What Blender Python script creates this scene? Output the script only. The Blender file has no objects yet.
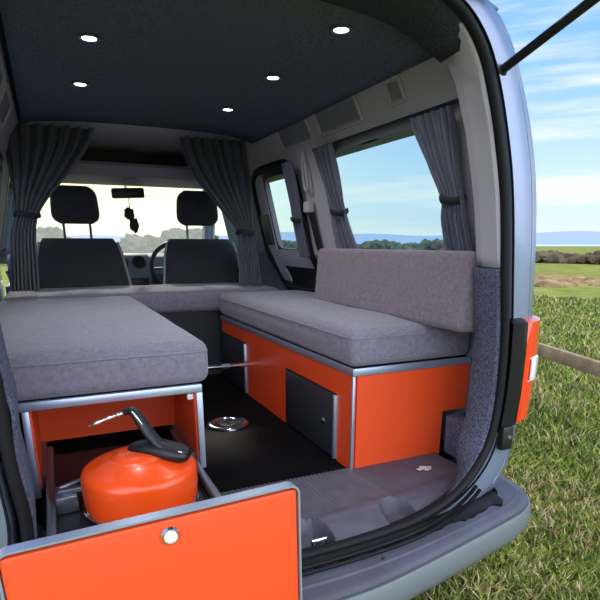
import bpy, bmesh, math, random
import numpy as np
from mathutils import Vector, Matrix
random.seed(7); RNG = np.random.default_rng(11)
C = bpy.context.scene.collection
PI = math.pi
CX = .507                                  # the van's centre line
def mir(x): return 2*CX - x
def mirz(x, z):                            # the rear opening's own mirror line
    c = interp([(.6, .47), (.66, .4875), (.72, .5125), (.79, .526), (1.0, .528), (1.6, .472)], z)
    return 2*c - x

# ---------------------------------------------------------------- materials
def lin(c):
    return tuple(((v/255)/12.92 if v/255 <= .04045 else ((v/255+.055)/1.055)**2.4) for v in c)
def nn(t, kind, **kw):
    n = t.nodes.new(kind)
    for k, v in kw.items(): setattr(n, k, v)
    return n
def mat(name, col, rough=.6, metal=0., spec=.5, noise=None, bump=None, coat=0., emit=None):
    """noise = (scale, amount, detail) tone mottling; bump = (scale, strength, distance)"""
    m = bpy.data.materials.new(name); m.use_nodes = True; t = m.node_tree
    b = t.nodes['Principled BSDF']
    c = lin(col) if max(col) > 1.01 else col
    b.inputs['Base Color'].default_value = (*c, 1); b.inputs['Roughness'].default_value = rough
    b.inputs['Metallic'].default_value = metal; b.inputs['Specular IOR Level'].default_value = spec
    if coat: b.inputs['Coat Weight'].default_value = coat; b.inputs['Coat Roughness'].default_value = .08
    tc = nn(t, 'ShaderNodeTexCoord')
    if noise:
        n = nn(t, 'ShaderNodeTexNoise'); n.inputs['Scale'].default_value = noise[0]
        n.inputs['Detail'].default_value = noise[2] if len(noise) > 2 else 4
        t.links.new(tc.outputs['Object'], n.inputs['Vector'])
        r = nn(t, 'ShaderNodeMapRange'); r.inputs[1].default_value = .3; r.inputs[2].default_value = .7
        r.inputs[3].default_value = 1-noise[1]; r.inputs[4].default_value = 1+noise[1]
        t.links.new(n.outputs['Fac'], r.inputs[0])
        x = nn(t, 'ShaderNodeMix', data_type='RGBA', blend_type='MULTIPLY'); x.inputs['Factor'].default_value = 1
        x.inputs['A'].default_value = (*c, 1); t.links.new(r.outputs[0], x.inputs['B'])
        t.links.new(x.outputs['Result'], b.inputs['Base Color'])
    if bump:
        n = nn(t, 'ShaderNodeTexNoise'); n.inputs['Scale'].default_value = bump[0]; n.inputs['Detail'].default_value = 3
        t.links.new(tc.outputs['Object'], n.inputs['Vector'])
        p = nn(t, 'ShaderNodeBump'); p.inputs['Strength'].default_value = bump[1]; p.inputs['Distance'].default_value = bump[2]
        t.links.new(n.outputs['Fac'], p.inputs['Height']); t.links.new(p.outputs['Normal'], b.inputs['Normal'])
    if emit:
        b.inputs['Emission Color'].default_value = (*emit[:3], 1); b.inputs['Emission Strength'].default_value = emit[3]
    return m
def fabric(name, col, fleck=.25):
    """woven upholstery: crossing threads in the bump and flecked tone"""
    m = mat(name, col, rough=.92, spec=.2); t = m.node_tree; b = t.nodes['Principled BSDF']
    c = lin(col); tc = nn(t, 'ShaderNodeTexCoord')
    hs = []
    for sc in ((60, 60, 700), (700, 60, 60), (60, 700, 60)):
        mp = nn(t, 'ShaderNodeMapping'); mp.inputs['Scale'].default_value = sc
        t.links.new(tc.outputs['Object'], mp.inputs['Vector'])
        n = nn(t, 'ShaderNodeTexNoise'); n.inputs['Scale'].default_value = 1; n.inputs['Detail'].default_value = 2
        t.links.new(mp.outputs['Vector'], n.inputs['Vector']); hs.append(n)
    a = nn(t, 'ShaderNodeMath', operation='ADD'); t.links.new(hs[0].outputs['Fac'], a.inputs[0]); t.links.new(hs[1].outputs['Fac'], a.inputs[1])
    a2 = nn(t, 'ShaderNodeMath', operation='ADD'); t.links.new(a.outputs[0], a2.inputs[0]); t.links.new(hs[2].outputs['Fac'], a2.inputs[1])
    r = nn(t, 'ShaderNodeMapRange'); r.inputs[1].default_value = 1.15; r.inputs[2].default_value = 1.85
    r.inputs[3].default_value = 1-fleck; r.inputs[4].default_value = 1+fleck; t.links.new(a2.outputs[0], r.inputs[0])
    x = nn(t, 'ShaderNodeMix', data_type='RGBA', blend_type='MULTIPLY'); x.inputs['Factor'].default_value = 1
    x.inputs['A'].default_value = (*c, 1); t.links.new(r.outputs[0], x.inputs['B'])
    t.links.new(x.outputs['Result'], b.inputs['Base Color'])
    w = nn(t, 'ShaderNodeTexNoise'); w.inputs['Scale'].default_value = 5; t.links.new(tc.outputs['Object'], w.inputs['Vector'])
    p2 = nn(t, 'ShaderNodeBump'); p2.inputs['Strength'].default_value = .35; p2.inputs['Distance'].default_value = .02
    t.links.new(w.outputs['Fac'], p2.inputs['Height'])
    p = nn(t, 'ShaderNodeBump'); p.inputs['Strength'].default_value = .35; p.inputs['Distance'].default_value = .002
    t.links.new(a2.outputs[0], p.inputs['Height']); t.links.new(p2.outputs['Normal'], p.inputs['Normal'])
    t.links.new(p.outputs['Normal'], b.inputs['Normal'])
    b.inputs['Sheen Weight'].default_value = .25; b.inputs['Sheen Roughness'].default_value = .5
    return m
def glass(name, tint, refl=.06, dust=0):
    m = bpy.data.materials.new(name); m.use_nodes = True; t = m.node_tree; t.nodes.clear()
    o = nn(t, 'ShaderNodeOutputMaterial'); mx = nn(t, 'ShaderNodeMixShader'); mx.inputs[0].default_value = refl
    a = nn(t, 'ShaderNodeBsdfTransparent'); a.inputs['Color'].default_value = (*tint, 1)
    g = nn(t, 'ShaderNodeBsdfGlossy'); g.inputs['Roughness'].default_value = .02
    t.links.new(a.outputs[0], mx.inputs[1]); t.links.new(g.outputs[0], mx.inputs[2])
    last = mx
    if dust:
        m2 = nn(t, 'ShaderNodeMixShader'); m2.inputs[0].default_value = dust; tr = nn(t, 'ShaderNodeBsdfTranslucent'); tr.inputs['Color'].default_value = (.82, .78, .64, 1)
        t.links.new(mx.outputs[0], m2.inputs[1]); t.links.new(tr.outputs[0], m2.inputs[2]); last = m2
    t.links.new(last.outputs[0], o.inputs['Surface'])
    return m

M = dict(
    silver=mat('silver paint', (130, 144, 173), rough=.30, metal=.45, coat=.5, noise=(300, .05)),
    bumper=mat('silver bumper paint', (122, 130, 138), rough=.38, metal=.35, coat=.3),
    step=mat('grey bumper plastic', (70, 71, 85), rough=.6, bump=(600, .25, .001), noise=(14, .18, 6)),
    rubber=mat('black rubber', (14, 15, 20), rough=.6, spec=.25, bump=(260, .3, .002)),
    black=mat('black plastic', (18, 19, 24), rough=.45),
    satin=mat('dark satin board', (40, 44, 54), rough=.4, bump=(500, .15, .0008)),
    board=mat('black board', (24, 27, 36), rough=.6),
    vinyl=mat('black glossy vinyl floor', (9, 9, 12), rough=.7, spec=.06, noise=(25, .3), bump=(60, .08, .002)),
    lining=mat('charcoal carpet lining', (95, 103, 124), rough=1., spec=.1, noise=(160, .35, 3), bump=(420, .6, .003)),
    edge=mat('dark carpet lining', (62, 66, 78), rough=1., spec=.1, noise=(160, .35, 3), bump=(420, .6, .003)),
    carpet=mat('blue grey carpet', (88, 92, 112), rough=1., spec=.05, noise=(150, .55, 3), bump=(320, .9, .004)),
    trim=mat('pale grey plastic trim', (172, 168, 182), rough=.62, bump=(700, .1, .0006)),
    trimd=mat('mid grey plastic trim', (118, 120, 134), rough=.65, bump=(700, .1, .0006)),
    sill=mat('grey sill plastic', (78, 76, 90), rough=.55, bump=(500, .2, .0008), noise=(20, .15)),
    orange=mat('orange laminate', (220, 76, 34), rough=.35, spec=.4, noise=(3, .04), bump=(220, .04, .0006)),
    alu=mat('brushed aluminium edging', (178, 192, 218), rough=.38, metal=.75, bump=(200, .08, .0006)),
    chrome=mat('chrome', (215, 218, 225), rough=.14, metal=1.),
    steel=mat('galvanised steel runner', (128, 134, 148), rough=.35, metal=.85),
    enamel=mat('orange enamel', (236, 78, 20), rough=.3, coat=.3),
    seam=fabric('grey purple woven fabric', (119, 115, 131)),
    seamb=fabric('grey mauve woven fabric', (116, 106, 118)),
    curtain=fabric('slate curtain cloth', (86, 88, 106), .22),
    seat=fabric('dark seat cloth', (68, 67, 76), .2),
    tie=mat('dark tie band', (22, 23, 32), rough=.8),
    red=mat('red lens', (235, 62, 28), rough=.12, coat=.6),
    white=mat('clear lens', (225, 215, 215), rough=.15, coat=.5),
    smoked=mat('smoked black lens', (8, 9, 15), rough=.4, spec=.3),
    dash=mat('dashboard plastic', (104, 110, 122), rough=.6, bump=(500, .2, .001)),
    stitch=mat('pale seat edging', (178, 178, 180), rough=.8),
    label=mat('pale label', (222, 218, 222), rough=.5),
    led=mat('lit lamp lens', (255, 255, 255), rough=.5, emit=(1, .98, .95, 9)),
    timber=mat('weathered timber', (142, 122, 98), rough=.9, noise=(9, .3, 6), bump=(60, .5, .01)),
    tyre=mat('tyre rubber', (22, 22, 24), rough=.8),
    glass=glass('tinted side glass', (.66, .82, .80)),
    screen=glass('windscreen glass', (.90, .94, .90), .03, .22),
    fluff=mat('dark fluff', (60, 56, 52), rough=1.),
)

# ---------------------------------------------------------------- mesh helpers
class MB:
    def __init__(s): s.bm = bmesh.new(); s.mi = 0
    def add(s, verts, faces, mi=None):
        vs = [s.bm.verts.new(v) for v in verts]
        for f in faces:
            try:
                fc = s.bm.faces.new([vs[i] for i in f]); fc.material_index = s.mi if mi is None else mi
            except ValueError: pass
        return vs
    def box(s, x0, x1, y0, y1, z0, z1, bev=0., seg=2, rot=None):
        b = bmesh.new(); bmesh.ops.create_cube(b, size=1)
        for v in b.verts: v.co = Vector(((x1-x0)*v.co.x, (y1-y0)*v.co.y, (z1-z0)*v.co.z))
        if bev: bmesh.ops.bevel(b, geom=b.edges[:], offset=bev, segments=seg, profile=.5, affect='EDGES')
        mx = Matrix.Translation(((x0+x1)/2, (y0+y1)/2, (z0+z1)/2))
        if rot: mx = mx @ rot
        b.transform(mx); s.merge(b); return s
    def merge(s, b):
        b.verts.index_update()
        s.add([v.co.copy() for v in b.verts], [[v.index for v in f.verts] for f in b.faces]); b.free()
    def prism(s, poly, axis, a0, a1, bev=0.):
        """poly: 2D outline; axis: the extrusion axis, the other two in x,y,z order"""
        def P(p, a):
            return {'x': (a, p[0], p[1]), 'y': (p[0], a, p[1]), 'z': (p[0], p[1], a)}[axis]
        b = bmesh.new(); n = len(poly)
        v = [b.verts.new(P(p, a0)) for p in poly]+[b.verts.new(P(p, a1)) for p in poly]
        b.faces.new(v[:n][::-1]); b.faces.new(v[n:])
        for i in range(n): b.faces.new((v[i], v[(i+1) % n], v[n+(i+1) % n], v[n+i]))
        bmesh.ops.recalc_face_normals(b, faces=b.faces[:])
        if bev: bmesh.ops.bevel(b, geom=b.edges[:], offset=bev, segments=2, profile=.5, affect='EDGES')
        s.merge(b); return s
    def tube(s, pts, r, n=10, caps=True, closed=False, squash=None):
        pts = [Vector(p) for p in pts]; m = len(pts); rings = []
        rs = r if isinstance(r, (list, tuple)) else [r]*m
        up = None
        for i, p in enumerate(pts):
            if closed: d = pts[(i+1) % m]-pts[i-1]
            else: d = pts[min(i+1, m-1)]-pts[max(i-1, 0)]
            d.normalize()
            if up is None:
                up = Vector((0, 0, 1)) if abs(d.z) < .9 else Vector((1, 0, 0))
            a = d.cross(up)
            if a.length < 1e-6: a = d.orthogonal()
            a.normalize(); b = a.cross(d); up = b
            sq = squash or (1, 1)
            rings.append([p+a*math.cos(2*PI*k/n)*rs[i]*sq[0]+b*math.sin(2*PI*k/n)*rs[i]*sq[1] for k in range(n)])
        fs = []
        for i in range(m if closed else m-1):
            j = (i+1) % m
            for k in range(n): fs.append((i*n+k, i*n+(k+1) % n, j*n+(k+1) % n, j*n+k))
        if caps and not closed: fs += [tuple(range(n))[::-1], tuple((m-1)*n+k for k in range(n))]
        s.add([v for r_ in rings for v in r_], fs); return s
    def lathe(s, prof, c=(0, 0, 0), n=40, mx=None, caps=True):
        """prof: (r, z) pairs around the z axis at c"""
        vs, fs = [], []; m = len(prof)
        for r, z in prof:
            for k in range(n):
                v = Vector((r*math.cos(2*PI*k/n), r*math.sin(2*PI*k/n), z))
                vs.append((mx @ v if mx else v)+Vector(c))
        for i in range(m-1):
            for k in range(n): fs.append((i*n+k, i*n+(k+1) % n, (i+1)*n+(k+1) % n, (i+1)*n+k))
        if caps and prof[0][0] > 1e-5: fs.append(tuple(range(n))[::-1])
        if caps and prof[-1][0] > 1e-5: fs.append(tuple((m-1)*n+k for k in range(n)))
        s.add(vs, fs); return s
    def loft(s, rings, closed_u=False, closed_v=False, mi=None):
        m, n = len(rings), len(rings[0]); fs = []
        for i in range(m if closed_u else m-1):
            for k in range(n if closed_v else n-1):
                fs.append((i*n+k, i*n+(k+1) % n, ((i+1) % m)*n+(k+1) % n, ((i+1) % m)*n+k))
        s.add([p for r in rings for p in r], fs, mi); return s
    def build(s, name, mats, parent=None, smooth=35, thick=0., recalc=True):
        bm = s.bm
        bmesh.ops.remove_doubles(bm, verts=bm.verts[:], dist=1e-5)
        if recalc: bmesh.ops.recalc_face_normals(bm, faces=bm.faces[:])
        me = bpy.data.meshes.new(name); bm.to_mesh(me); bm.free()
        for m in (mats if isinstance(mats, (list, tuple)) else [mats]): me.materials.append(m)
        if smooth:
            me.shade_smooth(); me.set_sharp_from_angle(angle=math.radians(smooth))
        o = bpy.data.objects.new(name, me); C.objects.link(o)
        if thick:
            d = o.modifiers.new('thickness', 'SOLIDIFY'); d.thickness = thick; d.offset = 0
        if parent is not None:
            o.parent = parent
            if parent.type == 'EMPTY': o.matrix_parent_inverse = Matrix.Translation(-parent.location)
        return o
def tag(o, label=None, cat=None, group=None, kind=None):
    for k, v in (('label', label), ('category', cat), ('group', group), ('kind', kind)):
        if v: o[k] = v
    return o
def thing(name, label, cat, loc=(0, 0, 0), group=None):
    o = bpy.data.objects.new(name, None); C.objects.link(o); o.location = loc; o.empty_display_size = .1
    return tag(o, label, cat, group)
def dup(root, delta, label=None):
    r = root.copy(); C.objects.link(r); r.location = Vector(root.location)+Vector(delta)
    if label: r['label'] = label
    for ch in list(root.children):
        c = ch.copy(); C.objects.link(c); c.parent = r; c.matrix_parent_inverse = Matrix.Translation(-root.location)
        for g in list(ch.children):
            d = g.copy(); C.objects.link(d); d.parent = c; d.matrix_parent_inverse = Matrix()
    return r
def lerp(a, b, t): return a+(b-a)*t
def interp(tab, z):
    if z <= tab[0][0]: return tab[0][1]
    for (a, u), (b, v) in zip(tab, tab[1:]):
        if z <= b: return lerp(u, v, (z-a)/(b-a))
    return tab[-1][1]
def spline(pts, n=6, closed=False):
    pts = [Vector(p) for p in pts]; out = []; m = len(pts)
    for i in range(m if closed else m-1):
        g = lambda j: pts[j % m] if closed else pts[max(0, min(m-1, j))]
        a, b, c, d = g(i-1), g(i), g(i+1), g(i+2)
        for k in range(n):
            t = k/n
            out.append(.5*((2*b)+(c-a)*t+(2*a-5*b+4*c-d)*t*t+(3*b-a-3*c+d)*t**3))
    if not closed: out.append(pts[-1])
    return out
def cushion(x0, x1, y0, y1, z0, z1, bev=.03, crown=.012, axis=2, seed=0):
    """upholstered foam block: rounded edges, slightly crowned faces, gentle sag"""
    b = bmesh.new(); bmesh.ops.create_cube(b, size=1)
    sx, sy, sz = x1-x0, y1-y0, z1-z0
    for v in b.verts: v.co = Vector((sx*v.co.x, sy*v.co.y, sz*v.co.z))
    bmesh.ops.bevel(b, geom=b.edges[:], offset=bev, segments=4, profile=.5, affect='EDGES')
    big = [e for e in b.edges if e.calc_length() > .1]
    for _ in range(3):
        big = [e for e in b.edges if e.calc_length() > .09]
        bmesh.ops.subdivide_edges(b, edges=big, cuts=1, use_grid_fill=True)
    rr = random.Random(seed); ph = [rr.uniform(0, 6) for _ in range(6)]
    dims = (sx, sy, sz)
    for v in b.verts:
        c = v.co; q = [c[i]/(dims[i]/2) for i in range(3)]
        k = crown
        o = [i for i in range(3) if i != axis]
        w = (1-q[o[0]]**4)*(1-q[o[1]]**4)
        if q[axis] > .5: c[axis] += k*w
        wob = .0025*(math.sin(c.x*17+ph[0])*math.sin(c.y*13+ph[1])+math.sin(c.y*23+ph[2]+c.z*20))
        if q[axis] > -.6: c[axis] += wob*(.3+w)
        for i in o: c[i] += .004*q[i]*(1-q[axis]**2)
    b.transform(Matrix.Translation(((x0+x1)/2, (y0+y1)/2, (z0+z1)/2)))
    m = MB(); m.merge(b); return m
def piping(x0, x1, y0, y1, z, r=.0035, rad=.03):
    pts = []
    for cx, cy, a0 in ((x1-rad, y1-rad, 0), (x0+rad, y1-rad, 90), (x0+rad, y0+rad, 180), (x1-rad, y0+rad, 270)):
        for k in range(5):
            a = math.radians(a0+k*22.5); pts.append((cx+rad*math.cos(a), cy+rad*math.sin(a), z))
    m = MB(); m.tube(pts, r, 6, closed=True); return m

# ================================================================ SETTING: field, sea, hills
ground_m = bpy.data.materials.new('field grass'); ground_m.use_nodes = True
t = ground_m.node_tree; b = t.nodes['Principled BSDF']; b.inputs['Roughness'].default_value = 1; b.inputs['Specular IOR Level'].default_value = .1
tc = nn(t, 'ShaderNodeTexCoord')
n1 = nn(t, 'ShaderNodeTexNoise'); n1.inputs['Scale'].default_value = .9; n1.inputs['Detail'].default_value = 8; n1.inputs['Roughness'].default_value = .7
n2 = nn(t, 'ShaderNodeTexNoise'); n2.inputs['Scale'].default_value = 30; n2.inputs['Detail'].default_value = 6
t.links.new(tc.outputs['Object'], n1.inputs['Vector']); t.links.new(tc.outputs['Object'], n2.inputs['Vector'])
r1 = nn(t, 'ShaderNodeValToRGB'); e = r1.color_ramp.elements
e[0].position = .3; e[0].color = (*lin((98, 106, 42)), 1); e[1].position = .7; e[1].color = (*lin((150, 146, 80)), 1)
k = r1.color_ramp.elements.new(.5); k.color = (*lin((122, 128, 52)), 1)
t.links.new(n1.outputs['Fac'], r1.inputs['Fac'])
mr = nn(t, 'ShaderNodeMapRange'); mr.inputs[1].default_value = .3; mr.inputs[2].default_value = .7; mr.inputs[3].default_value = .6; mr.inputs[4].default_value = 1.35
t.links.new(n2.outputs['Fac'], mr.inputs[0])
x = nn(t, 'ShaderNodeMix', data_type='RGBA', blend_type='MULTIPLY'); x.inputs['Factor'].default_value = 1
t.links.new(r1.outputs['Color'], x.inputs['A']); t.links.new(mr.outputs[0], x.inputs['B']); t.links.new(x.outputs['Result'], b.inputs['Base Color'])
g = MB(); N = 72
g.lathe([(0, 0), (6, 0), (20, 0), (60, 0), (260, 0)], n=N, caps=False); tag(g.build('ground', ground_m, smooth=0), kind='structure')
seam_m = mat('pale sea', (176, 200, 226), rough=.35)
g = MB(); g.lathe([(255, -.6), (3000, -.6)], n=96, caps=False); tag(g.build('sea', seam_m, smooth=0), kind='structure')

# grass: one object of blades (nobody could count them)
def grass():
    n = 120000
    az = np.radians(RNG.uniform(12, 88, n)); r = 1.15*np.exp(RNG.uniform(0, 1, n)**.9*math.log(15/1.15))
    X = r*np.sin(az); Y = r*np.cos(az)
    keep = ~((X < 1.12) & (Y > .98)); X, Y, r = X[keep], Y[keep], r[keep]; n = len(X)
    clump = .5+.5*np.sin(X*5.1+1.3*np.sin(Y*3.7))*np.sin(Y*4.3+1.7*np.sin(X*2.9))
    h = (.025+.065*clump*RNG.uniform(.35, 1, n))*(1+.03*r); w = (.0022+.0011*r)*RNG.uniform(.7, 1.3, n)
    th = RNG.uniform(0, 2*PI, n); lean = RNG.uniform(.2, 1.3, n)*h; la = RNG.uniform(0, 2*PI, n)
    dx, dy = np.cos(th)*w, np.sin(th)*w; lx, ly = np.cos(la)*lean, np.sin(la)*lean
    V = np.zeros((n, 5, 3))
    V[:, 0] = np.c_[X-dx, Y-dy, -.004+0*X]; V[:, 1] = np.c_[X+dx, Y+dy, -.004+0*X]
    V[:, 2] = np.c_[X+dx*.7+lx*.35, Y+dy*.7+ly*.35, h*.6]; V[:, 3] = np.c_[X-dx*.7+lx*.35, Y-dy*.7+ly*.35, h*.6]
    V[:, 4] = np.c_[X+lx, Y+ly, h]
    base = (np.arange(n)*5)[:, None]
    loops = np.concatenate([base+[0, 1, 2, 3], base+[3, 2, 4]], axis=1).ravel()
    starts = (np.arange(n)*7)[:, None]+[0, 4]
    me = bpy.data.meshes.new('grass'); me.vertices.add(n*5); me.vertices.foreach_set('co', V.ravel())
    me.loops.add(len(loops)); me.loops.foreach_set('vertex_index', loops.astype(np.int32))
    me.polygons.add(n*2); me.polygons.foreach_set('loop_start', starts.ravel().astype(np.int32))
    me.update(calc_edges=True)
    # each blade its own tone: green, yellow-green, straw or dead brown
    pal = np.array([lin(c) for c in ((80, 104, 42), (116, 134, 54), (146, 156, 72), (176, 160, 112), (196, 180, 142), (118, 96, 76), (66, 84, 40))])
    dry = .5+.5*np.sin(X*2.3+.7*np.sin(Y*2.9+1))*np.sin(Y*1.9+.5)
    p = RNG.uniform(0, 1, n)
    green = RNG.choice([0, 1, 1, 2, 6], n); straw = RNG.choice([3, 3, 4, 5], n)
    idx = np.where(p < .17+.62*np.clip(dry-.35, 0, 1)*np.exp(-r/9)*1.6, straw, green)
    col = pal[idx]*RNG.uniform(.75, 1.25, (n, 1))
    a = me.color_attributes.new('tone', 'FLOAT_COLOR', 'POINT')
    a.data.foreach_set('color', np.repeat(np.c_[col, np.ones(n)], 5, axis=0).ravel())
    m = mat('grass blade', (120, 140, 50), rough=.8, spec=.2); t = m.node_tree
    at = nn(t, 'ShaderNodeAttribute', attribute_name='tone'); bs = t.nodes['Principled BSDF']
    t.links.new(at.outputs['Color'], bs.inputs['Base Color'])
    bs.inputs['Subsurface Weight'].default_value = 0
    me.materials.append(m); o = bpy.data.objects.new('grass', me); C.objects.link(o)
    tag(o, 'rough green and straw coloured pasture grass growing around the parked van', 'grass', kind='stuff')
grass()

def blob_mesh(name, m, pts, seed, parent=None, squash=.85, sub=3):
    """leafy mass: many small lumps with a rough outline; pts = (x, y, z, r)"""
    rr = random.Random(seed); mb = MB()
    for (x, y, z, r) in pts:
        b = bmesh.new(); bmesh.ops.create_icosphere(b, subdivisions=sub, radius=r)
        ph = [rr.uniform(0, 9) for _ in range(3)]
        for v in b.verts:
            u = v.co/r
            k = 1+.16*math.sin(u.x*6+ph[0])*math.sin(u.y*7+ph[1])+.12*math.sin(u.z*11+ph[2]+u.x*5)+rr.uniform(-.07, .07)
            v.co = v.co*k; v.co.z *= squash
        b.transform(Matrix.Translation((x, y, z))); mb.merge(b)
    return mb.build(name, m, parent, smooth=0)
hedge_m = mat('brown hedge', (92, 84, 68), rough=1, spec=.05, noise=(.9, .5, 8))
bush_m = mat('haze-greyed green bush', (88, 94, 84), rough=1, spec=.05, noise=(1.2, .4, 8))  # distance haze is mixed into the green as grey
dry_m = mat('dry bracken', (146, 124, 88), rough=1, spec=.05, noise=(3, .4, 8))
def hedge(a0, a1, d0, d1, h, name, label, m, seed, cat='hedge'):
    rr = random.Random(seed); pts = []; nseg = int(abs(a1-a0)*6)
    for i in range(nseg):
        q = i/(nseg-1); a = math.radians(lerp(a0, a1, q)); d = lerp(d0, d1, q)+rr.uniform(-.8, .8)
        for k in range(3):
            r = h*rr.uniform(.22, .36); z = rr.uniform(.1, h*(.78+.12*math.sin(i*.21+seed))-r)
            pts.append((d*math.sin(a)+rr.uniform(-.5, .5), d*math.cos(a)+rr.uniform(-.5, .5), max(.1, z), r))
    o = blob_mesh(name, m, pts, seed, sub=2); tag(o, label, cat)
hedge(45, 66, 43, 38, 1.05, 'hedgerow', 'long low brown hedgerow across the far edge of the field', hedge_m, 3)
hedge(20, 45, 70, 56, 2.1, 'hedgerow', 'dark green hedgerow seen low through the right side window', bush_m, 4)
# bushes beyond the windscreen
for i, (az, d, h, lb) in enumerate([(-1.5, 42, 2.6, 'round bush beyond the windscreen, behind the left headrest'),
                                    (9.5, 36, 1.9, 'low round bush beyond the windscreen, below the hanging ornament'),
                                    (13.0, 44, 2.5, 'bush beyond the windscreen, above the steering wheel')]):
    a = math.radians(az); x0, y0 = d*math.sin(a), d*math.cos(a); rr = random.Random(20+i)
    o = blob_mesh('bush', bush_m, [(x0+rr.uniform(-1.8, 1.8), y0+rr.uniform(-.6, .6), h*rr.uniform(.25, .6), h*rr.uniform(.35, .5)) for _ in range(9)], 20+i)
    tag(o, lb, 'bush')
# patch of dead bracken lying in the field on the right
rr = random.Random(5); pts = []
for k in range(150):
    q = rr.random(); x0 = lerp(13.6, 18.5, q); y0 = lerp(13.2, 11.6, q)
    pts.append((x0+rr.uniform(-.9, 1.6), y0+rr.uniform(-.6, 4.2), .0, rr.uniform(.18, .5)*(1.15-.5*q)))
tag(blob_mesh('bracken_bank', dry_m, pts, 5, squash=.42, sub=2), 'low brown bank of dead bracken lying in the field beyond the timber rail', 'bracken')
# hazy headland over the sea
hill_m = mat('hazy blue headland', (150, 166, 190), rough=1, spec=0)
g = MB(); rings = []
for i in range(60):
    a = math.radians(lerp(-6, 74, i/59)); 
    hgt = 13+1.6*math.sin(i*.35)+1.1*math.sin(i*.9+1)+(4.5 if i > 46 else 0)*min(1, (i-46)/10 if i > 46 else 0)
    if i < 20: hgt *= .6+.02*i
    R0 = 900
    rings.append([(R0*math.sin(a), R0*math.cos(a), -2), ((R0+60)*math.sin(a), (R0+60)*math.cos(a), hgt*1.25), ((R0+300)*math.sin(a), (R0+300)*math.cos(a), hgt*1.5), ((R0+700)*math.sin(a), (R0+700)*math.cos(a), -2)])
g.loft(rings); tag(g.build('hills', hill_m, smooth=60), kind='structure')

# timber fence to the right: rail nailed to posts (posts stand outside the photo's frame)
fe = thing('timber_fence', 'weathered timber fence with one rail crossing the grass right of the van', 'fence', (3.1, 2.4, 0))
d = Vector((-.19, -.65, 0)).normalized(); p0 = Vector((3.2, 2.77, .575)); a0 = p0-d*2.2; a1 = p0+d*1.9
nrm = Vector((-d.y, d.x, 0))
rot = Matrix.Rotation(math.atan2(d.y, d.x), 4, 'Z')
L = (a1-a0).length; mid = (a0+a1)/2
g = MB(); g.box(mid.x-L/2, mid.x+L/2, mid.y-.02, mid.y+.02, mid.z-.045, mid.z+.045, .006, rot=rot); g.build('rail', M['timber'], fe)
for q in (-1.95, 1.65):
    c = p0+d*q+nrm*.066; g = MB(); g.box(c.x-.045, c.x+.045, c.y-.045, c.y+.045, -.02, .80, .008, rot=rot); g.build('post', M['timber'], fe)

# ================================================================ CAMPER VAN
van = thing('camper_van', 'silver camper van parked on grass, rear door opening with fitted interior', 'van', (CX, 2.6, 0))
WI = [(.5, 1.338), (1.12, 1.335), (1.26, 1.245), (1.30, 1.235), (1.68, 1.145), (1.80, 1.10), (1.86, 1.06)]
WO = [(.40, 1.33), (.6, 1.36), (.85, 1.372), (1.15, 1.366), (1.28, 1.352), (1.385, 1.332), (1.57, 1.28), (1.758, 1.195), (1.862, 1.13), (1.92, 1.04)]
wi = lambda z: interp(WI, z)
wo = lambda z: interp(WO, z)
# --- rear hoop of the body
S = [(CX, .562), (.8, .566), (.93, .584), (1.01, .612), (1.08, .66), (1.13, .72), (1.156, .79), (1.168, .9), (1.162, 1.05), (1.144, 1.17), (1.096, 1.43), (1.040, 1.61), (.988, 1.725), (.935, 1.787), (.87, 1.826), (.78, 1.848), (.66, 1.855), (CX, 1.857)]
O = [(CX, .46), (.8, .46), (.96, .46), (1.12, .47), (1.25, .50), (1.33, .58), (1.355, .7), (1.374, .85), (1.380, 1.0), (1.374, 1.15), (1.340, 1.385), (1.290, 1.57), (1.205, 1.745), (1.128, 1.845), (1.02, 1.905), (.88, 1.935), (.7, 1.945), (CX, 1.948)]
def full(poly, n=5):
    h = [Vector((p[0], p[1], 0)) for p in poly]
    l = [Vector((mirz(p[0], p[1]), p[1], 0)) for p in poly][1:-1][::-1]
    return spline(h+l, n, closed=True)
Sf, Of = full(S), full(O); NT = len(Sf)
def sy(x, z):                                      # the rear face is curved in plan
    return 1.065+.14*abs(x-CX)**2 + .012*max(0, (z-1.5)/.35)
def hoop(ks):
    rings = []
    for i in range(NT):
        s, o = Sf[i], Of[i]; r = []
        for a, dy in ks:
            p = s+(o-s)*a; r.append((p.x, sy(s.x, s.y)+dy, p.y))
        rings.append(r)
    return rings
PLAN = [(.08, .016), (.13, .0), (.30, .004), (.46, .014), (.50, .018), (.53, .038), (.57, .030), (.68, .040), (.72, .062), (.76, .058), (.86, .086), (.89, .106), (.92, .100), (.97, .15), (1.0, .24), (1.0, .40)]
g = MB(); g.loft(hoop(PLAN), closed_u=True); g.build('rear_body_frame', M['silver'], van, smooth=50, thick=.003)
# black drain channel next to the seal
g = MB(); g.loft(hoop([(.0, .012), (.03, .028), (.06, .032), (.09, .024), (.12, .008), (.135, -.004), (.12, -.008)]), closed_u=True); g.build('drain_channel', M['rubber'], van, thick=.003)
# rubber door seal with its ribbed lip
seal = [(p.x, sy(p.x, p.y)-.004, p.y) for p in Sf]
g = MB(); g.tube(seal, .0125, 10, closed=True); sl = g.build('door_seal', M['rubber'], van, smooth=60)
g = MB(); sill_pts = [p for p in seal if p[2] < .66 and abs(p[0]-CX) < .57]
sill_pts.sort(key=lambda p: p[0])
for k, off in ((0, -.030), (1, -.046)):
    pts = []
    for p in sill_pts:
        pts.append((p[0], p[1]+off, p[2]-.014-.005*k))
    dense = spline(pts, 10); g.tube(dense, [.0065 if j % 2 else .0048 for j in range(len(dense))], 6)
g.build('ribbed_lip', M['rubber'], sl, smooth=60)
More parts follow.
